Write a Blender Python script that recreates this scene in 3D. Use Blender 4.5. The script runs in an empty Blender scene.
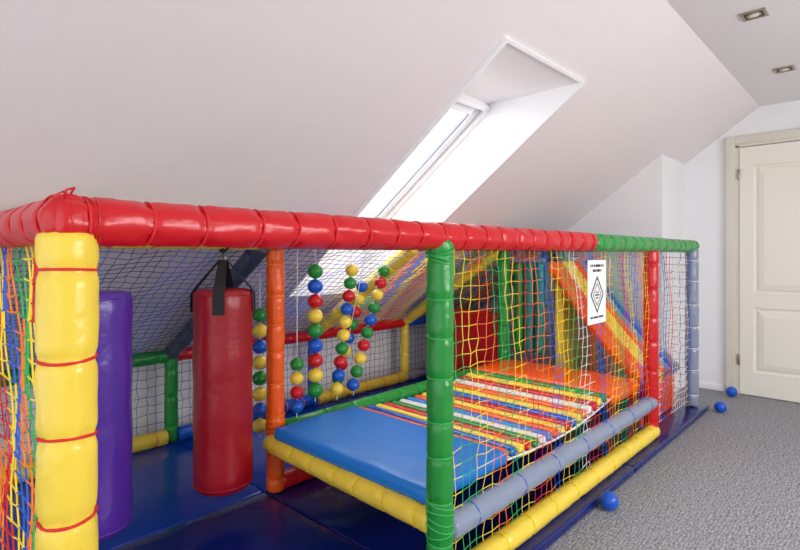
import bpy, bmesh, math, random
from mathutils import Vector, Matrix
random.seed(7)
S = bpy.context.scene
try:
    S.view_settings.view_transform = 'Standard'
except Exception: pass

# ------------------------------------------------------------------ materials
def new_mat(name):
    m = bpy.data.materials.new(name); m.use_nodes = True
    nt = m.node_tree; b = nt.nodes['Principled BSDF']
    return m, nt, b
def srgb(r,g,b):
    f=lambda c:(c/255/12.92) if c/255<=0.04045 else ((c/255+0.055)/1.055)**2.4
    return (f(r),f(g),f(b),1)
def vinyl(name,c,rough=0.28,bump=0.25,scale=14):
    m,nt,b=new_mat(name)
    tc=nt.nodes.new('ShaderNodeTexCoord')
    n=nt.nodes.new('ShaderNodeTexNoise'); n.inputs['Scale'].default_value=scale; n.inputs['Detail'].default_value=3
    nt.links.new(tc.outputs['Object'],n.inputs['Vector'])
    bp=nt.nodes.new('ShaderNodeBump'); bp.inputs['Strength'].default_value=bump; bp.inputs['Distance'].default_value=0.02
    nt.links.new(n.outputs['Fac'],bp.inputs['Height']); nt.links.new(bp.outputs['Normal'],b.inputs['Normal'])
    n2=nt.nodes.new('ShaderNodeTexNoise'); n2.inputs['Scale'].default_value=3
    nt.links.new(tc.outputs['Object'],n2.inputs['Vector'])
    mx=nt.nodes.new('ShaderNodeMix'); mx.data_type='RGBA'
    mx.inputs['A'].default_value=c; mx.inputs['B'].default_value=(c[0]*0.85,c[1]*0.85,c[2]*0.85,1)
    nt.links.new(n2.outputs['Fac'],mx.inputs['Factor']); nt.links.new(mx.outputs['Result'],b.inputs['Base Color'])
    b.inputs['Roughness'].default_value=rough
    return m
def plain(name,c,rough=0.6,metal=0):
    m,nt,b=new_mat(name)
    n=nt.nodes.new('ShaderNodeTexNoise'); n.inputs['Scale'].default_value=40
    mx=nt.nodes.new('ShaderNodeMix'); mx.data_type='RGBA'
    mx.inputs['A'].default_value=c; mx.inputs['B'].default_value=(c[0]*0.96,c[1]*0.96,c[2]*0.96,1)
    nt.links.new(n.outputs['Fac'],mx.inputs['Factor']); nt.links.new(mx.outputs['Result'],b.inputs['Base Color'])
    b.inputs['Roughness'].default_value=rough; b.inputs['Metallic'].default_value=metal
    return m
RED=srgb(208,18,30); YEL=srgb(250,218,74); GRN=srgb(32,144,56); BLU=srgb(14,90,200); ORG=srgb(250,96,16)
GRY=srgb(140,152,175); PUR=srgb(86,44,160); NAVY=srgb(10,30,106); MATB=srgb(8,60,165); SKY=srgb(22,128,222); TEAL=srgb(0,130,120)
V={ 'red':vinyl('red_vinyl',RED),'yellow':vinyl('yellow_vinyl',YEL),'green':vinyl('green_vinyl',GRN),
    'blue':vinyl('blue_vinyl',BLU),'orange':vinyl('orange_vinyl',ORG),'grey':vinyl('grey_vinyl',GRY),
    'purple':vinyl('purple_vinyl',PUR),'navy':vinyl('navy_vinyl',NAVY,0.16,0.35,5),'matblue':vinyl('mat_blue_vinyl',MATB,0.18,0.35,5),
    'sky':vinyl('sky_blue_vinyl',SKY,0.4,0.15),'teal':vinyl('teal_vinyl',TEAL),'darkgrey':vinyl('dark_grey_vinyl',srgb(72,78,94)),
    'white':vinyl('white_vinyl',srgb(235,233,230)),'bagred':vinyl('bag_red_vinyl',srgb(165,14,30),0.33,0.35,9)}
C={ 'red':plain('cord_red',srgb(220,30,40)),'yellow':plain('cord_yellow',srgb(255,225,50)),'green':plain('cord_green',srgb(50,180,85)),
    'blue':plain('cord_blue',srgb(40,100,215)),'orange':plain('cord_orange',srgb(255,130,35)),'white':plain('cord_white',srgb(235,235,235)),
    'navy':plain('cord_navy',srgb(36,56,135)),'black':plain('strap_black',srgb(22,22,24),0.7),'teal':plain('cord_teal',srgb(70,170,170))}
wall_m=plain('wall_paint',srgb(242,242,244),0.85)
slope_m=plain('slope_paint',srgb(238,231,231),0.8)
ceil_m=plain('ceiling_paint',srgb(240,237,238),0.85)
white_m=plain('white_trim_paint',srgb(248,248,249),0.5)
door_m=plain('door_cream_paint',srgb(241,238,226),0.42)
frame_m=plain('door_frame_beige',srgb(222,217,203),0.45)
metal_m=plain('nickel',srgb(170,160,145),0.3,0.9)
dark_m=plain('dark_inside',srgb(70,55,40),0.5)
paper_m=plain('paper_white',srgb(240,240,240),0.5)
ink_m=plain('ink_black',srgb(30,30,32),0.6)
ballb_m=plain('blue_ball_plastic',srgb(20,85,200),0.3)
glass_m,nt,b=new_mat('roof_glass'); nt.nodes.remove(b)
tr=nt.nodes.new('ShaderNodeBsdfTransparent'); gl=nt.nodes.new('ShaderNodeBsdfGlossy'); gl.inputs['Roughness'].default_value=0.02
ms=nt.nodes.new('ShaderNodeMixShader'); ms.inputs[0].default_value=0.06
nt.links.new(tr.outputs[0],ms.inputs[1]); nt.links.new(gl.outputs[0],ms.inputs[2]); nt.links.new(ms.outputs[0],nt.nodes['Material Output'].inputs[0])
carpet_m,nt,b=new_mat('grey_loop_carpet')
tc=nt.nodes.new('ShaderNodeTexCoord')
vo=nt.nodes.new('ShaderNodeTexVoronoi'); vo.inputs['Scale'].default_value=110
n1=nt.nodes.new('ShaderNodeTexNoise'); n1.inputs['Scale'].default_value=60; n1.inputs['Detail'].default_value=5
wv=nt.nodes.new('ShaderNodeTexWave'); wv.inputs['Scale'].default_value=22; wv.inputs['Distortion'].default_value=9; wv.inputs['Detail'].default_value=4; wv.bands_direction='Y'
for q in (vo,n1,wv): nt.links.new(tc.outputs['Object'],q.inputs['Vector'])
ad=nt.nodes.new('ShaderNodeMath'); ad.operation='MULTIPLY_ADD'; ad.inputs[1].default_value=0.22
nt.links.new(wv.outputs['Fac'],ad.inputs[0]); nt.links.new(n1.outputs['Fac'],ad.inputs[2])
cr=nt.nodes.new('ShaderNodeValToRGB'); cr.color_ramp.elements[0].position=0.3; cr.color_ramp.elements[1].position=0.95
cr.color_ramp.elements[0].color=srgb(96,97,101); cr.color_ramp.elements[1].color=srgb(186,186,190)
nt.links.new(ad.outputs[0],cr.inputs[0]); nt.links.new(cr.outputs[0],b.inputs['Base Color'])
bp=nt.nodes.new('ShaderNodeBump'); bp.inputs['Strength'].default_value=0.6; bp.inputs['Distance'].default_value=0.006
nt.links.new(vo.outputs['Distance'],bp.inputs['Height']); nt.links.new(bp.outputs['Normal'],b.inputs['Normal']); b.inputs['Roughness'].default_value=0.95

# ------------------------------------------------------------------ helpers
def link(o,parent=None):
    S.collection.objects.link(o)
    if parent: o.parent=parent
    return o
def mesh_obj(name,verts,faces,mats,parent=None,smooth=False,idx=None):
    me=bpy.data.meshes.new(name); me.from_pydata([tuple(v) for v in verts],[],faces)
    if not isinstance(mats,(list,tuple)): mats=[mats]
    for m in mats: me.materials.append(m)
    if idx: me.polygons.foreach_set('material_index',idx)
    if smooth: me.polygons.foreach_set('use_smooth',[True]*len(faces))
    me.update()
    return link(bpy.data.objects.new(name,me),parent)
def empty(name):
    o=bpy.data.objects.new(name,None); o.empty_display_size=0.1; return link(o)
def box(name,x0,x1,y0,y1,z0,z1,m,parent=None,bev=0,seg=3):
    v=[(x,y,z) for x in (x0,x1) for y in (y0,y1) for z in (z0,z1)]
    f=[(0,1,3,2),(4,6,7,5),(0,4,5,1),(2,3,7,6),(0,2,6,4),(1,5,7,3)]
    o=mesh_obj(name,v,f,m,parent)
    if bev:
        bm=bmesh.new(); bm.from_mesh(o.data)
        bmesh.ops.bevel(bm,geom=bm.edges[:],offset=bev,segments=seg,profile=0.5,affect='EDGES')
        for fc in bm.faces: fc.smooth=True
        bm.to_mesh(o.data); bm.free()
    return o
def frame_of(d):
    d=d.normalized(); up=Vector((0,0,1)) if abs(d.z)<0.9 else Vector((1,0,0))
    a=d.cross(up).normalized(); return d,a,a.cross(d).normalized()
def add_torus(verts,faces,idx,c,d,R,r,mi,tilt=0.0,n=20,k=6):
    d,a,b=frame_of(d); s=len(verts)
    for i in range(n):
        t=2*math.pi*i/n; rad=a*math.cos(t)+b*math.sin(t)
        cc=c+d*(tilt*math.sin(t+1))
        for j in range(k):
            p=2*math.pi*j/k
            verts.append(cc+rad*(R+r*math.cos(p))+d*(r*math.sin(p)))
    for i in range(n):
        for j in range(k):
            faces.append((s+i*k+j,s+((i+1)%n)*k+j,s+((i+1)%n)*k+(j+1)%k,s+i*k+(j+1)%k)); idx.append(mi)
def tube(name,p0,p1,r,m,parent=None,ties=0.17,cord='red',sag=0.0,n=26,cap=0.02,tie_r=0.0028,pinch=0.12):
    p0=Vector(p0);p1=Vector(p1); L=(p1-p0).length; d,a,b=frame_of(p1-p0)
    verts=[];faces=[];idx=[]
    nt_=max(1,int(round(L/ties))) if ties else 0
    tp=[(i+0.5)*L/nt_+random.uniform(-.012,.012) for i in range(nt_)] if nt_ else []
    N=max(6,int(L/0.009)); ph=[random.uniform(0,6.28) for _ in range(8)]
    for i in range(N+1):
        s=L*i/N
        e=min(s,L-s); rr=r
        if e<cap: rr=r*math.sqrt(max(0.0,1-(1-e/cap)**2))*0.35+r*0.65*min(1,(e/cap)*1.0+ (0.55 if e>0 else 0.5))
        pin=sum(math.exp(-((s-t)/0.012)**2) for t in tp)
        for j in range(n):
            t=2*math.pi*j/n
            lump=0.014*math.sin(9*s+ph[0]+2*t)+0.014*math.sin(23*s+ph[1]+3*t)+0.010*math.sin(61*s+ph[2]+t*4)
            wr=0.045*math.sin(t*7+ph[3]+s*5)*sum(math.exp(-(abs(s-q)/0.028)) for q in tp) if tp else 0
            R=rr*(1-pinch*min(1,pin)+lump+wr)
            off=Vector((0,0,-sag*math.sin(math.pi*s/L)))
            verts.append(p0+d*s+off+(a*math.cos(t)+b*math.sin(t))*R)
    for i in range(N):
        for j in range(n):
            faces.append((i*n+j,i*n+(j+1)%n,(i+1)*n+(j+1)%n,(i+1)*n+j)); idx.append(0)
    faces.append(tuple(reversed(range(n)))); idx.append(0)
    faces.append(tuple(range(N*n,(N+1)*n))); idx.append(0)
    for q in tp:
        off=Vector((0,0,-sag*math.sin(math.pi*q/L)))
        add_torus(verts,faces,idx,p0+d*q+off,d,r*(1.012-pinch*.6),tie_r,1,random.uniform(-.006,.006))
    return mesh_obj(name,verts,faces,[V[m],C[cord]],parent,True,idx)
def add_prism(verts,faces,idx,a,b,r,mi,k=3):
    dd=b-a
    if dd.length<1e-6:return
    d,u,w=frame_of(dd); s=len(verts)
    for p in (a,b):
        for j in range(k):
            t=2*math.pi*j/k; verts.append(p+(u*math.cos(t)+w*math.sin(t))*r)
    for j in range(k):
        faces.append((s+j,s+(j+1)%k,s+k+(j+1)%k,s+k+j)); idx.append(mi)
def net(name,o,eu,ev,cell,cols,colf,parent,r=0.0022,jit=0.006,bulge=0.02,wave=0.5):
    o=Vector(o);eu=Vector(eu);ev=Vector(ev); nu=max(2,round(eu.length/cell)); nv=max(2,round(ev.length/cell))
    nrm=eu.cross(ev).normalized(); verts=[];faces=[];idx=[];P={}
    for i in range(nu+1):
        for j in range(nv+1):
            s=i/nu;t=j/nv
            edge=(i in(0,nu)) or (j in (0,nv))
            p=o+eu*s+ev*t
            if not edge:
                sg=(1 if (i+j)%2 else -1)*cell*0.10*wave
                p+=eu.normalized()*(random.uniform(-jit,jit)+sg)+ev.normalized()*random.uniform(-jit,jit)
                p+=nrm*(bulge*math.sin(math.pi*s)*math.sin(math.pi*t)+0.006*math.sin(i*0.9+j*0.6))
            P[i,j]=p
    names=sorted(set(cols)); mats=[C[c] for c in names]
    for i in range(nu+1):
        for j in range(nv+1):
            c=names.index(colf(i,j,nu,nv))
            if i<nu: add_prism(verts,faces,idx,P[i,j],P[i+1,j],r,c)
            if j<nv: add_prism(verts,faces,idx,P[i,j],P[i,j+1],r,c)
            q=P[i,j]; k=r*1.9; s0=len(verts)
            for dx in ((k,0,0),(-k,0,0),(0,k,0),(0,-k,0),(0,0,k),(0,0,-k)): verts.append(q+Vector(dx))
            for f in ((0,2,4),(2,1,4),(1,3,4),(3,0,4),(2,0,5),(1,2,5),(3,1,5),(0,3,5)):
                faces.append(tuple(s0+x for x in f)); idx.append(c)
    return mesh_obj(name,verts,faces,mats,parent,False,idx)
def sphere_into(verts,faces,idx,c,r,mi,n=16,m=10,sz=1.0):
    s=len(verts); c=Vector(c)
    for i in range(m+1):
        ph=math.pi*i/m
        for j in range(n):
            t=2*math.pi*j/n
            verts.append(c+Vector((r*math.sin(ph)*math.cos(t),r*math.sin(ph)*math.sin(t),r*sz*math.cos(ph))))
    for i in range(m):
        for j in range(n):
            faces.append((s+i*n+j,s+(i+1)*n+j,s+(i+1)*n+(j+1)%n,s+i*n+(j+1)%n)); idx.append(mi)

# ------------------------------------------------------------------ room shell
UA,UB=-2.0,5.21
VB=3.38
sl=lambda v:2.997-0.73*v
CREASE=0.79; CZ=sl(CREASE)
mesh_obj('floor',[(UA,-3.2,0),(UB,-3.2,0),(UB,VB,0),(UA,VB,0)],[(0,1,2,3)],carpet_m)
wu0,wu1,wv0,wv1=1.94,2.70,1.21,2.86
us=[UA,wu0,wu1,UB]; vs=[CREASE,wv0,wv1,VB]
vv=[(u,v,sl(v)) for v in vs for u in us]
ff=[]
for j in range(3):
    for i in range(3):
        if i==1 and j==1: continue
        ff.append((j*4+i,j*4+i+1,j*4+5+i,j*4+4+i))
mesh_obj('ceiling_slope',vv,ff,slope_m)
mesh_obj('ceiling',[(UA,CREASE,CZ),(UB,CREASE,CZ),(UB,-0.9,CZ),(UA,-0.9,CZ)],[(0,1,2,3)],ceil_m)
mesh_obj('ceiling_slope_front',[(UA,-0.9,CZ),(UB,-0.9,CZ),(UB,-3.2,CZ-1.68),(UA,-3.2,CZ-1.68)],[(0,1,2,3)],slope_m)
mesh_obj('wall_front',[(UA,-3.2,0),(UB,-3.2,0),(UB,-3.2,CZ-1.68),(UA,-3.2,CZ-1.68)],[(0,1,2,3)],wall_m)
mesh_obj('wall_back',[(UA,VB,0),(UB,VB,0),(UB,VB,sl(VB)),(UA,VB,sl(VB))],[(0,1,2,3)],wall_m)
mesh_obj('wall_right',[(UB,-3.2,0),(UB,VB,0),(UB,VB,sl(VB)),(UB,CREASE,CZ),(UB,-0.9,CZ),(UB,-3.2,CZ-1.68)],[(0,1,2,3,4,5)],wall_m)
pu,pv=4.56,1.357
mesh_obj('wall_right_return',[(pu,pv,0),(pu,VB,0),(pu,VB,sl(VB)),(pu,pv,sl(pv)),(UB,pv,0),(UB,pv,sl(pv))],[(0,1,2,3),(0,3,5,4)],wall_m)
box('baseboard_right',UB-0.014,UB,1.04,pv,0,0.05,white_m)
box('baseboard_return',pu+0.0,UB-0.014,pv-0.014,pv,0,0.05,white_m)

# ---- window_1 (roof window)
w=empty('window_1')
wp=lambda v:3.426-0.73*v
hz=sl(wv0); hv=(3.426-hz)/0.73
A=[(wv0,hz),(hv,hz),(wv1,wp(wv1)),(wv1,sl(wv1))]
for nm,u in (('reveal_left',wu0),('reveal_right',wu1)):
    mesh_obj(nm,[(u,a,b) for a,b in A],[(0,1,2,3)],white_m,w)
mesh_obj('reveal_head',[(wu0,wv0,hz),(wu1,wv0,hz),(wu1,hv,hz),(wu0,hv,hz)],[(0,1,2,3)],white_m,w)
mesh_obj('reveal_sill',[(wu0,wv1,sl(wv1)),(wu1,wv1,sl(wv1)),(wu1,wv1,wp(wv1)),(wu0,wv1,wp(wv1))],[(0,1,2,3)],white_m,w)
dirv=Vector((0,1,-0.73)).normalized(); nrm=Vector((0,0.73,1)).normalized()
def bar_local(nm,u0,u1,s0,s1,h0,h1,m,par):
    base=Vector((0,hv,hz)); vs_=[]
    for u in (u0,u1):
        for s in (s0,s1):
            for h in (h0,h1):
                vs_.append(Vector((u,0,0))+base+dirv*s+nrm*h)
    f=[(0,1,3,2),(4,6,7,5),(0,4,5,1),(2,3,7,6),(0,2,6,4),(1,5,7,3)]
    return mesh_obj(nm,vs_,f,m,par)
Lw=(wv1-hv)*math.sqrt(1+.73**2)
gasket_m=plain('grey_gasket',srgb(120,123,130),0.6)
sash_m=plain('sash_paint',srgb(226,228,232),0.5)
for (h0,h1,ins,wd,tag,mm) in ((-0.04,0.02,0.0,0.035,'frame',white_m),(-0.02,0.03,0.043,0.055,'sash',sash_m)):
    bar_local(tag+'_left',wu0+ins,wu0+ins+wd,ins,Lw-ins,h0,h1,mm,w)
    bar_local(tag+'_right',wu1-ins-wd,wu1-ins,ins,Lw-ins,h0,h1,mm,w)
    bar_local(tag+'_top',wu0+ins,wu1-ins,ins,ins+wd,h0,h1,mm,w)
    bar_local(tag+'_bottom',wu0+ins,wu1-ins,Lw-ins-wd,Lw-ins,h0,h1,mm,w)
bar_local('gasket_right',wu1-0.044,wu1-0.034,0.035,Lw-0.035,-0.015,0.02,gasket_m,w)
bar_local('gasket_glass',wu1-0.107,wu1-0.097,0.095,Lw-0.095,-0.012,0.01,gasket_m,w)
bar_local('gasket_top',wu0+0.035,wu1-0.035,0.034,0.044,-0.015,0.02,gasket_m,w)
bar_local('glass_pane',wu0+0.09,wu1-0.09,0.09,Lw-0.09,0.005,0.008,glass_m,w)
bar_local('vent_bar',wu0+0.13,wu1-0.13,0.06,0.08,-0.04,-0.02,white_m,w)
def slope_bar(nm,u0,u1,v0,v1,t,m,par):
    n=Vector((0,-0.73,-1)).normalized()*t; P=[Vector((u,v,sl(v))) for u,v in ((u0,v0),(u1,v0),(u1,v1),(u0,v1))]
    vs_=P+[p+n for p in P]
    return mesh_obj(nm,vs_,[(0,1,2,3),(4,7,6,5),(0,4,5,1),(1,5,6,2),(2,6,7,3),(3,7,4,0)],m,par)
slope_bar('lip_left',wu0-0.02,wu0,wv0-0.012,wv1,0.02,white_m,w)
slope_bar('lip_right',wu1,wu1+0.014,wv0-0.012,wv1,0.014,white_m,w)
slope_bar('lip_top',wu0,wu1,wv0-0.012,wv0,0.012,white_m,w)

# ---- door_1
d=empty('door_1')
dv0,dv1,dh=0.11,0.93,2.09
x=UB
def raised(nm,v0,v1,z0,z1,par,m):
    X=x-0.028; verts=[]
    rings=[(0,0),(0.008,0.012),(0.022,0.014),(0.034,0.004),(0.075,-0.006)]
    for ins,dep in rings:
        verts+= [(X+dep,v0+ins,z0+ins),(X+dep,v1-ins,z0+ins),(X+dep,v1-ins,z1-ins),(X+dep,v0+ins,z1-ins)]
    f=[]
    for k in range(len(rings)-1):
        for i in range(4): f.append((k*4+i,k*4+(i+1)%4,(k+1)*4+(i+1)%4,(k+1)*4+i))
    e=(len(rings)-1)*4; f.append((e,e+1,e+2,e+3))
    return mesh_obj(nm,verts,f,m,par)
st=0.10
X0=x-0.028
box('leaf_back',x-0.012,x-0.001,dv0,dv1,0.008,dh,door_m,d)
def slab(nm,v0,v1,z0,z1): return box(nm,X0,x-0.012,v0,v1,z0,z1,door_m,d)
slab('stile_hinge',dv1-st,dv1,0.008,dh); slab('stile_lock',dv0,dv0+st,0.008,dh)
zz=[(0.008,0.20),(0.74,0.86),(1.93,dh)]
for i,(a,b2) in enumerate(zz): slab('cross_rail_%d'%i,dv0+st,dv1-st,a,b2)
raised('panel_lower',dv0+st,dv1-st,0.20,0.74,d,door_m)
raised('panel_upper',dv0+st,dv1-st,0.86,1.93,d,door_m)
box('jamb_left',x-0.035,x,dv1+0.004,dv1+0.03,0,dh+0.02,frame_m,d)
box('jamb_right',x-0.035,x,dv0-0.03,dv0-0.004,0,dh+0.02,frame_m,d)
box('jamb_top',x-0.035,x,dv0-0.03,dv1+0.03,dh+0.006,dh+0.03,frame_m,d)
box('architrave_left',x-0.045,x,dv1+0.03,dv1+0.10,0,dh+0.10,frame_m,d,0.006)
box('architrave_right',x-0.045,x,dv0-0.10,dv0-0.03,0,dh+0.10,frame_m,d,0.006)
box('architrave_top',x-0.045,x,dv0-0.03,dv1+0.03,dh+0.03,dh+0.10,frame_m,d,0.006)
for i,z in enumerate((0.25,1.82)):
    box('hinge_%d'%i,x-0.05,x-0.028,dv1-0.006,dv1+0.012,z,z+0.09,metal_m,d,0.004)
box('handle_plate',x-0.036,x-0.028,dv0+0.03,dv0+0.07,0.95,1.15,metal_m,d,0.003)
box('handle_neck',x-0.075,x-0.036,dv0+0.042,dv0+0.058,1.04,1.056,metal_m,d,0.003)
box('handle_lever',x-0.085,x-0.07,dv0+0.042,dv0+0.17,1.04,1.056,metal_m,d,0.005)

# ---- recessed downlights
lamp_m,nt,b=new_mat('lamp_face'); b.inputs['Base Color'].default_value=(0.8,0.75,0.65,1); b.inputs['Roughness'].default_value=0.15
for i,(u,v) in enumerate(((3.18,0.507),(4.26,0.51))):
    e=empty('recessed_downlight')
    z=CZ; s=0.055
    for nm,a in (('trim_a',(u-s,u-s+.014,v-s,v+s)),('trim_b',(u+s-.014,u+s,v-s,v+s)),('trim_c',(u-s+.014,u+s-.014,v-s,v-s+.014)),('trim_d',(u-s+.014,u+s-.014,v+s-.014,v+s))):
        box(nm,*a,z-0.008,z-0.0005,metal_m,e,0.002)
    box('recess',u-s+.014,u+s-.014,v-s+.014,v+s-.014,z-0.003,z-0.0005,dark_m,e)
    vs_=[];fs=[];ix=[]
    sphere_into(vs_,fs,ix,(u,v,z-0.004),0.026,0,18,8,0.35); add_torus(vs_,fs,ix,Vector((u,v,z-0.006)),Vector((0,0,1)),0.03,0.004,1)
    mesh_obj('bulb_face',vs_,fs,[lamp_m,metal_m],e,True,ix)

# ------------------------------------------------------------------ play structure
F=empty('soft_play_frame')
f0,f1,f2=1.09,2.16,3.20
U=[0.272,1.348,2.42,3.447,4.37]
TZ=1.25; BZ=0.58
R=0.046
tube('post_yellow',(U[0],f0,0.045),(U[0],f0,1.235),0.0485,'yellow',F,0.15,'red',n=32)
tube('post_green',(U[1],f0,0.045),(U[1],f0,1.245),0.045,'green',F,0.14,'green',n=32)
tube('post_red',(U[3],f0,0.045),(U[3],f0,1.22),0.044,'red',F,0.16,'red')
tube('post_grey',(U[4],f0,0.045),(U[4],f0,1.24),0.046,'grey',F,0.16,'white')
tube('post_orange',(1.41,f1,0.045),(1.41,f1,1.22),0.043,'orange',F,0.15,'orange')
tube('post_mid_green',(U[3],f1,0.045),(U[3],f1,1.22),0.045,'green',F,0.16,'green')
tube('post_mid_red',(U[0],f1,0.045),(U[0],f1,1.22),0.045,'red',F,0.16)
tube('post_mid_grey',(U[4],f1,0.045),(U[4],f1,1.22),0.045,'grey',F,0.16)
for i,(u,c) in enumerate(zip(U,('red','green','blue','yellow','grey'))):
    tube('post_low_%d'%i,(u,f2,0.045),(u,f2,BZ),0.04,c,F,0.16,c if c in C else 'white')
tube('rail_top_red',(U[0]-0.03,f0,TZ),(2.54,f0,TZ),R,'red',F,0.115,'red',n=32)
tube('rail_top_green',(2.53,f0,TZ-0.002),(U[4]+0.04,f0,TZ-0.002),R,'green',F,0.14,'green')
tube('rail_top_left',(U[0],f0-0.03,TZ+0.002),(U[0],f1+0.03,TZ+0.002),R,'red',F,0.115,n=32)
tube('rail_top_mid_left',(U[0],f1,TZ),(1.41,f1,TZ),0.04,'yellow',F,0.16,'orange')
tube('rail_top_mid_right',(1.41,f1,TZ),(U[3],f1,TZ),0.038,'red',F,0.16)
tube('rail_top_mid_end',(U[3],f1,TZ),(U[4],f1,TZ),0.04,'blue',F,0.16)
tube('rail_cross_a',(U[1],f0,TZ),(1.38,f1,TZ),0.036,'green',F,0.16)
tube('rail_cross_b',(U[3],f0,TZ),(U[3],f1,TZ),0.036,'green',F,0.16)
tube('rail_cross_c',(U[4],f0,TZ),(U[4],f1,TZ),0.042,'grey',F,0.16)
for i,(u,c) in enumerate(zip(U,('red','darkgrey','yellow','yellow','grey'))):
    tube('beam_sloped_%d'%i,(u,f1,TZ-0.01),(u,f2,BZ),0.047,c,F,0.16,c if c in C else 'navy')
for i,c in enumerate(('green','red','red','blue')):
    tube('rail_low_%d'%i,(U[i],f2,BZ-0.01),(U[i+1],f2,BZ-0.01),0.04,c,F,0.16,c)
for i,c in enumerate(('yellow','blue','yellow','grey')):
    tube('floor_roll_back_%d'%i,(U[i]+.03,f2-0.02,0.085),(U[i+1]-.03,f2-0.02,0.085),0.045,c,F,0.18,'orange')
tube('floor_roll_mid',(1.43,f1,0.085),(U[3],f1,0.085),0.042,'red',F,0.18)
tube('roll_front_yellow',(U[1]+.03,f0-0.01,0.085),(U[3]+0.02,f0-0.01,0.085),0.044,'yellow',F,0.2,'yellow')
tube('roll_front_grey',(U[1]+.03,f0,0.262),(U[3]+0.03,f0,0.262),0.044,'grey',F,0.3,'blue',pinch=.04,tie_r=0.0018)
tube('roll_platform_yellow',(1.345,f0+0.02,0.29),(1.375,f1,0.29),0.043,'yellow',F,0.16,'yellow')
tube('roll_platform_green',(1.45,f1,0.335),(U[3],f1,0.335),0.042,'green',F,0.18,'green')
tube('roll_platform_red',(3.45,f0,0.29),(3.45,f1,0.29),0.043,'red',F,0.16,'red')
vs_=[];fs=[];ix=[]
def rope(pts,r,mi=0):
    for a,b2 in zip(pts[:-1],pts[1:]): add_prism(vs_,fs,ix,Vector(a),Vector(b2),r,mi,5)
for k in range(5):
    add_torus(vs_,fs,ix,Vector((U[0]-0.02+k*0.022,f0,TZ)),Vector((1,0.25*(-1)**k,0.1)),R*0.99,0.0022,0,0.006)
cx,cy=U[0]+0.0,f0-0.01
rope([(cx,cy,TZ+.042),(cx-.006,cy,TZ+.055),(cx+.006,cy-.01,TZ+.06),(cx+.0,cy,TZ+.045)],0.0022)
rope([(cx,cy,TZ+.045),(cx-.015,cy-.02,TZ+.05),(cx-.03,cy-.02,TZ+.04)],0.002)
mesh_obj('corner_rope',vs_,fs,[V['red']],F,True,ix)
def wraps(nm,u,v,z,r,col,n=5,rng=0.12):
    V_=[];Fs=[];I=[]
    for k in range(n):
        add_torus(V_,Fs,I,Vector((u,v,z-k*rng/n)),Vector((random.uniform(-.3,.3),random.uniform(-.3,.3),1)),r*1.03,0.0025,0,0.004)
    mesh_obj(nm,V_,Fs,[C[col]],F,True,I)
wraps('joint_rope_a',U[1],f0,0.36,0.046,'green'); wraps('joint_rope_b',U[3],f0,0.36,0.045,'red')
wraps('joint_rope_c',U[1],f0,1.2,0.046,'green',3,.05); wraps('joint_rope_d',1.41,f1,0.42,0.044,'orange')

# nets
rb=['yellow','green','orange','blue','yellow','red','orange','yellow','blue','green','white','red']
def rainbow(shift,skew,grp):
    def f(i,j,nu,nv): return rb[int((i+shift-j*skew)//grp)%len(rb)]
    return f
fr=['yellow','green','yellow','orange','green','yellow','red','orange','blue','yellow','green','white','red','blue','orange','yellow','green','red','yellow','blue','orange']
def front(i,j,nu,nv): return fr[int(i/nu*len(fr)*0.999+j*0.09)%len(fr)]
one=lambda c:(lambda i,j,nu,nv:c)
top=TZ-0.03
net('net_front',(U[1]+.03,f0,0.27),(U[3]-U[1]-.05,0,0),(0,0,top-0.27),0.047,fr,front,F,r=0.0016)
net('net_front_low',(U[1]+.03,f0,0.1),(U[3]-U[1]-.05,0,0),(0,0,0.15),0.047,fr,front,F,bulge=0.0,r=0.0016)
net('net_front_end',(U[3]+.02,f0,0.1),(U[4]-U[3]-.04,0,0),(0,0,top-0.1),0.05,['red','white','blue'],lambda i,j,a,b:['white','white','blue','red','white','white'][(i//2)%6],F,r=0.0018)
net('net_left',(U[0],f0+.03,0.1),(0,f1-f0-.05,0),(0,0,top-0.1),0.045,rb,rainbow(0,0.25,2),F,r=0.0024)
net('net_slope_left',(U[0],f1,top),(U[2]-U[0],0,0),(0,f2-f1,BZ-top),0.046,['navy','blue'],lambda i,j,a,b:'blue' if (i//5)%2 else 'navy',F,r=0.0017)
net('net_slope_right',(U[2],f1,top),(U[4]-U[2],0,0),(0,f2-f1,BZ-top),0.046,rb,rainbow(4,0.3,2),F,r=0.002)
net('net_back_low',(U[0],f2,0.12),(U[4]-U[0],0,0),(0,0,BZ-0.14),0.052,['navy'],one('navy'),F,r=0.0018,bulge=0.0)
net('net_mid_low',(1.44,f1,0.12),(U[3]-1.46,0,0),(0,0,0.2),0.05,['orange','red'],lambda i,j,a,b:['red','orange'][(i//4)%2],F,bulge=0.0)
net('net_end',(U[4],f0+.03,0.1),(0,f1-f0-.05,0),(0,0,top-0.1),0.055,['blue','white'],lambda i,j,a,b:['blue','white'][(i//2)%2],F)

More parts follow.
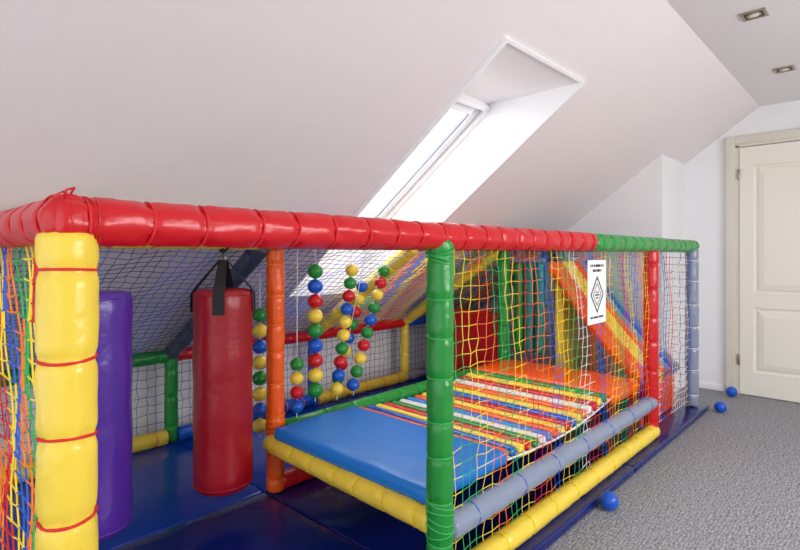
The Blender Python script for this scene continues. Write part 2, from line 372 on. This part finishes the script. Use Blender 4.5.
def cushion(nm,x0,x1,y0,y1,z0,z1,m,par=None,bev=0.02,puff=0.008):
    N=14; o=box(nm,x0,x1,y0,y1,z0,z1,m,par)
    bm=bmesh.new(); bm.from_mesh(o.data)
    bmesh.ops.bevel(bm,geom=bm.edges[:],offset=bev,segments=4,profile=0.5,affect='EDGES')
    for ax,a,b3 in ((0,x0+bev,x1-bev),(1,y0+bev,y1-bev)):
        for k in range(1,N):
            co=[0,0,0];no=[0,0,0];co[ax]=a+(b3-a)*k/N;no[ax]=1
            bmesh.ops.bisect_plane(bm,geom=bm.verts[:]+bm.edges[:]+bm.faces[:],plane_co=co,plane_no=no)
    for v_ in bm.verts:
        s=(v_.co.x-x0)/(x1-x0);t=(v_.co.y-y0)/(y1-y0)
        if v_.co.z>(z0+z1)/2: v_.co.z+=puff*max(0,math.sin(math.pi*s)*math.sin(math.pi*t))**0.5+0.002*math.sin(v_.co.x*19)*math.sin(v_.co.y*23)
    for fc in bm.faces: fc.smooth=True
    bm.to_mesh(o.data); bm.free(); return o
cushion('floor_mat',0.2,1.375,1.0,2.2,0.001,0.042,V['navy'],None,0.012,0.002)
cushion('floor_mat',1.38,2.9,1.0,2.2,0.001,0.042,V['navy'],None,0.012,0.002)
cushion('floor_mat',2.905,4.46,1.0,2.2,0.001,0.042,V['navy'],None,0.012,0.002)
cushion('floor_mat',0.2,1.375,2.205,3.3,0.001,0.042,V['matblue'],None,0.012,0.002)
cushion('floor_mat',1.38,2.9,2.205,3.3,0.001,0.042,V['matblue'],None,0.012,0.002)
cushion('floor_mat',2.905,4.46,2.205,3.3,0.001,0.042,V['matblue'],None,0.012,0.002)
cushion('padded_step',1.345,1.85,1.135,2.085,0.325,0.385,V['sky'],None,0.022,0.006)
cushion('padded_step',2.965,3.40,1.135,2.11,0.325,0.400,V['orange'],None,0.028,0.028)
# roller bridge
B=empty('roller_bridge')
seq=['orange','blue','yellow','red','green','white','sky','orange','yellow','red','blue','yellow','orange','white','red','yellow','green']
n=len(seq)
bz=lambda s:0.340+0.030*s-0.040*math.sin(math.pi*s)
for i,c in enumerate(seq):
    s=i/(n-1); u=1.887+s*1.045
    tube('roller_%d'%i,(u,1.165,bz(s)),(u,2.085,bz(s)),0.0295,c,B,0.3,c if c in C else 'blue',n=18,cap=0.02,tie_r=0.0012,pinch=0.05)
vs_=[];fs=[];ix=[]
for v in (1.15,2.10):
    pts=[(1.86+k*1.10/24,v,bz(k/24)) for k in range(25)]
    rope(pts,0.005)
for i in range(n):
    s=i/(n-1); u=1.887+s*1.045
    rope([(u,1.15,bz(s)),(u,1.17,bz(s))],0.005); rope([(u,2.08,bz(s)),(u,2.10,bz(s))],0.005)
mesh_obj('bridge_rope',vs_,fs,[C['white']],B,True,ix)

def bag(u,v,rad,z0,z1,m,straps=True):
    e=empty('punching_bag'); n=40
    prof=[(0,z0),(rad*.55,z0),(rad*.86,z0+.004),(rad*.96,z0+.014),(rad,z0+.035)]
    K=24
    for k in range(1,K): 
        z=z0+.035+(z1-z0-.06)*k/K; prof.append((rad*(1+0.012*math.sin(k*.9)),z))
    prof+= [(rad,z1-.025),(rad*.95,z1-.006),(rad*.8,z1),(rad*.4,z1+.004),(0,z1+.005)]
    vs_=[];fs=[]
    for r_,z in prof:
        for j in range(n):
            t=2*math.pi*j/n; q=r_*(1+0.006*math.sin(3*t+z*9)+0.004*math.sin(11*t+z*30)); vs_.append((u+q*math.cos(t),v+q*math.sin(t),z))
    for i in range(len(prof)-1):
        for j in range(n): fs.append((i*n+j,i*n+(j+1)%n,(i+1)*n+(j+1)%n,(i+1)*n+j))
    mesh_obj('body',vs_,fs,V[m],e,True)
    vs_=[];fs=[];ix=[]
    for z in (z0+.03,z1-.02): add_torus(vs_,fs,ix,Vector((u,v,z)),Vector((0,0,1)),rad*1.0,0.003,0,n=40)
    mesh_obj('piping',vs_,fs,[V[m]],e,True,ix)
    hook=Vector((u,v,min(1.18,z1+0.13))); W=0.024
    if straps:
      for k,ang in enumerate((-2.2,-0.65,0.9,2.4)):
        dr=Vector((math.cos(ang),math.sin(ang),0)); tn=Vector((-dr.y,dr.x,0))
        c=Vector((u,v,0))
        path=[c+dr*(rad+.006)+Vector((0,0,z1-.10)),c+dr*(rad+.006)+Vector((0,0,z1-.02)),c+dr*(rad*.88)+Vector((0,0,z1+.012)),hook+dr*0.012]
        vs_=[];fs=[]
        for i,p in enumerate(path):
            ww=W if i<3 else W*.7
            for sgn in (-1,1):
                for th in (0,0.004): vs_.append(p+tn*ww*sgn+dr*th)
        for i in range(len(path)-1):
            a=i*4;b4=a+4
            fs+=[(a,a+1,b4+1,b4),(a+3,a+2,b4+2,b4+3),(a+1,a+3,b4+3,b4+1),(a+2,a,b4,b4+2)]
        fs+=[(0,2,3,1),(len(path)*4-4,len(path)*4-3,len(path)*4-1,len(path)*4-2)]
        mesh_obj('strap_%d'%k,vs_,fs,C['black'],e)
    vs_=[];fs=[];ix=[]
    if straps:
        add_torus(vs_,fs,ix,hook+Vector((0,0,.005)),Vector((1,0,0)),0.02,0.004,0)
        add_prism(vs_,fs,ix,hook+Vector((0,0,.02)),Vector((u,v,TZ-.035)),0.006,1,6)
    else:
        add_torus(vs_,fs,ix,Vector((u,v,z1+.02)),Vector((1,0,0)),0.016,0.003,0)
        add_prism(vs_,fs,ix,Vector((u,v,z1+.03)),Vector((u,v,TZ-.035)),0.003,1,6)
    add_torus(vs_,fs,ix,Vector((u,v,TZ)),Vector((1,0,0)),0.05,0.006,1)
    mesh_obj('hook',vs_,fs,[metal_m,C['black']],e,True,ix)
bag(1.13,2.14,0.125,0.165,1.035,'bagred')
bag(0.62,2.14,0.125,0.165,1.05,'purple',False)

def garland(pts_top,p1,p2,nb,seq,rad=0.041):
    vs_=[];fs=[];ix=[]; a=Vector(p1); b2=Vector(p2)
    names=['red','green','yellow','blue','orange']
    for k in range(nb):
        p=a.lerp(b2,k/(nb-1)); mi=names.index(seq[k%len(seq)])
        sphere_into(vs_,fs,ix,p,rad,mi,18,12,0.93)
        add_torus(vs_,fs,ix,p+Vector((0,0,rad*.9)),Vector((0,0,1)),0.007,0.003,mi,n=10)
    add_prism(vs_,fs,ix,Vector(pts_top),b2-Vector((0,0,.06)),0.0022,5,5)
    mesh_obj('bead_garland',vs_,fs,[V[n_] for n_ in names]+[C['white']],None,True,ix)
garland((1.642,f1-.01,1.22),(1.642,2.15,1.10),(1.642,2.15,0.49),9,['green','blue','red','yellow'],.04)
garland((1.895,f1-.01,1.22),(1.891,2.15,1.10),(1.785,2.15,0.47),10,['yellow','green','red','blue','yellow'],.036)
garland((2.145,f1-.01,1.22),(2.139,2.15,1.09),(1.90,2.15,0.47),10,['green','red','yellow','green','blue'],.036)
garland((2.04,f1+.03,1.22),(2.04,2.23,1.0),(1.86,2.23,0.5),8,['blue','yellow','red','green'],.035)
garland((1.53,f1-.01,1.22),(1.528,2.15,0.64),(1.528,2.15,0.43),4,['green','yellow','red','blue'],.034)
garland((1.473,2.4,1.09),(1.473,2.4,0.87),(1.473,2.4,0.29),8,['green','yellow','blue','yellow'],.04)

cushion('padded_panel',3.50,3.56,2.26,2.85,0.045,0.72,V['red'],None,0.02,0.01)
# hanging foam tubes
Rb=empty('hanging_foam_tubes')
tube('crossbar',(3.54,1.86,1.14),(3.54,2.13,1.14),0.018,'grey',Rb,0,'white',n=12,cap=.005)
for i,(v,c) in enumerate(((2.075,'green'),(1.985,'teal'),(1.90,'teal'))):
    tube('foam_%d'%i,(3.54,v,1.13),(3.54,v,0.44),0.037,c,Rb,0,'white',n=20)
# sloping padded slide with coloured lanes
Sl=empty('slide')
cl=['orange','orange','yellow','yellow','orange','grey','blue','grey']
for i,c in enumerate(cl):
    u0=3.53+i*0.098; vs_=[];fs=[]
    M=14;K=6
    for k in range(M+1):
        t=k/M; v=1.815-t*0.66; z=1.12-0.78*t-0.04*math.sin(math.pi*t)
        for j in range(K+1):
            a=math.pi*j/K; vs_.append((u0+0.049-0.047*math.cos(a),v,z+0.018*math.sin(a)))
        vs_.append((u0+0.096,v+0.02,z-0.045)); vs_.append((u0+0.002,v+0.02,z-0.045))
    W_=K+3
    for k in range(M):
        for j in range(W_): fs.append((k*W_+j,k*W_+(j+1)%W_,(k+1)*W_+(j+1)%W_,(k+1)*W_+j))
    fs.append(tuple(range(W_))); fs.append(tuple(reversed(range(M*W_,M*W_+W_))))
    mesh_obj('lane_%d'%i,vs_,fs,V[c],Sl,True)
box('support_low',3.55,4.28,1.18,1.24,0.043,0.32,V['orange'],Sl,0.015)
box('support_high',3.62,4.28,1.77,1.83,0.043,1.04,V['yellow'],Sl,0.015)

# paper sign on net
P=empty('paper_sign')
su,sv,sz=2.512,1.045,1.005; hw,hh=0.108,0.155
box('sheet',su-hw,su+hw,sv-0.001,sv,sz-hh,sz+hh,paper_m,P)
def ink(nm,u0,u1,z0,z1): return box(nm,su+u0,su+u1,sv-0.0022,sv-0.0011,sz+z0,sz+z1,ink_m,P)
random.seed(3)
def textline(z,h,wd,tag):
    u=-wd; k=0
    while u<wd:
        l=random.uniform(.009,.016); ink('%s_%d'%(tag,k),u,min(wd,u+l),z,z+h); u+=l+random.choice([.003,.003,.009]); k+=1
textline(0.122,0.012,0.078,'line_a'); textline(0.098,0.012,0.05,'line_b')
textline(-0.128,0.009,0.078,'line_d')
dc=-0.013
def diam(r1,r2,nm):
    y=sv-0.002; o=[(su+r1*.85*math.cos(a),y,sz+dc+r1*math.sin(a)) for a in (0,math.pi/2,math.pi,1.5*math.pi)]
    i_=[(su+r2*.85*math.cos(a),y,sz+dc+r2*math.sin(a)) for a in (0,math.pi/2,math.pi,1.5*math.pi)]
    mesh_obj(nm,o+i_,[(k,(k+1)%4,4+(k+1)%4,4+k) for k in range(4)],ink_m,P)
diam(0.092,0.078,'diamond_outer'); diam(0.058,0.050,'diamond_inner')
ink('diamond_mark_a',-.026,.026,dc-.006,dc+.001); ink('diamond_mark_b',-.018,.018,dc+.008,dc+.013); ink('diamond_mark_c',-.012,.012,dc-.02,dc-.013)

for (u,v) in ((2.42,0.95),(4.48,0.925),(5.04,0.96)):
    vs_=[];fs=[];ix=[]; sphere_into(vs_,fs,ix,(0,0,0),0.042,0,32,20); add_torus(vs_,fs,ix,Vector((0,0,0)),Vector((.3,.2,1)),0.042,0.0009,0,n=32)
    o=mesh_obj('plastic_ball',vs_,fs,[ballb_m],None,True,ix); o.location=(u,v,0.043)

# ------------------------------------------------------------------ light
wd=bpy.data.worlds.new('World'); S.world=wd; wd.use_nodes=True
bg=wd.node_tree.nodes['Background']; bg.inputs[0].default_value=(0.95,0.97,1,1); bg.inputs[1].default_value=1.9
def area(nm,loc,rot,sx,sy,p,col=(1,1,1)):
    l=bpy.data.lights.new(nm,'AREA'); l.shape='RECTANGLE'; l.size=sx; l.size_y=sy; l.energy=p; l.color=col
    o=bpy.data.objects.new(nm,l); link(o); o.location=loc; o.rotation_euler=rot; return o
area('added_fill_light',(2.2,-2.0,1.5),(math.radians(68),0,0),3.2,0.9,128,(1,0.985,0.975))  # added fill lamp out of view to brighten the room; no window stands here
c=Vector((0,2.3,wp(2.3)))+nrm*0.15
area('daylight_skylight_light',(2.32,c.y,c.z),(math.radians(-36.1),0,0),0.9,1.3,26,(0.97,0.985,1))

# ------------------------------------------------------------------ camera
cd=bpy.data.cameras.new('Camera'); cam=bpy.data.objects.new('Camera',cd); link(cam)
cam.location=(0,0,1.19); cam.rotation_euler=(math.radians(90),0,math.radians(43.36-90))
cd.sensor_width=36; cd.lens=519/800*36; cd.shift_y=-21/800; cd.clip_start=0.02
S.camera=cam
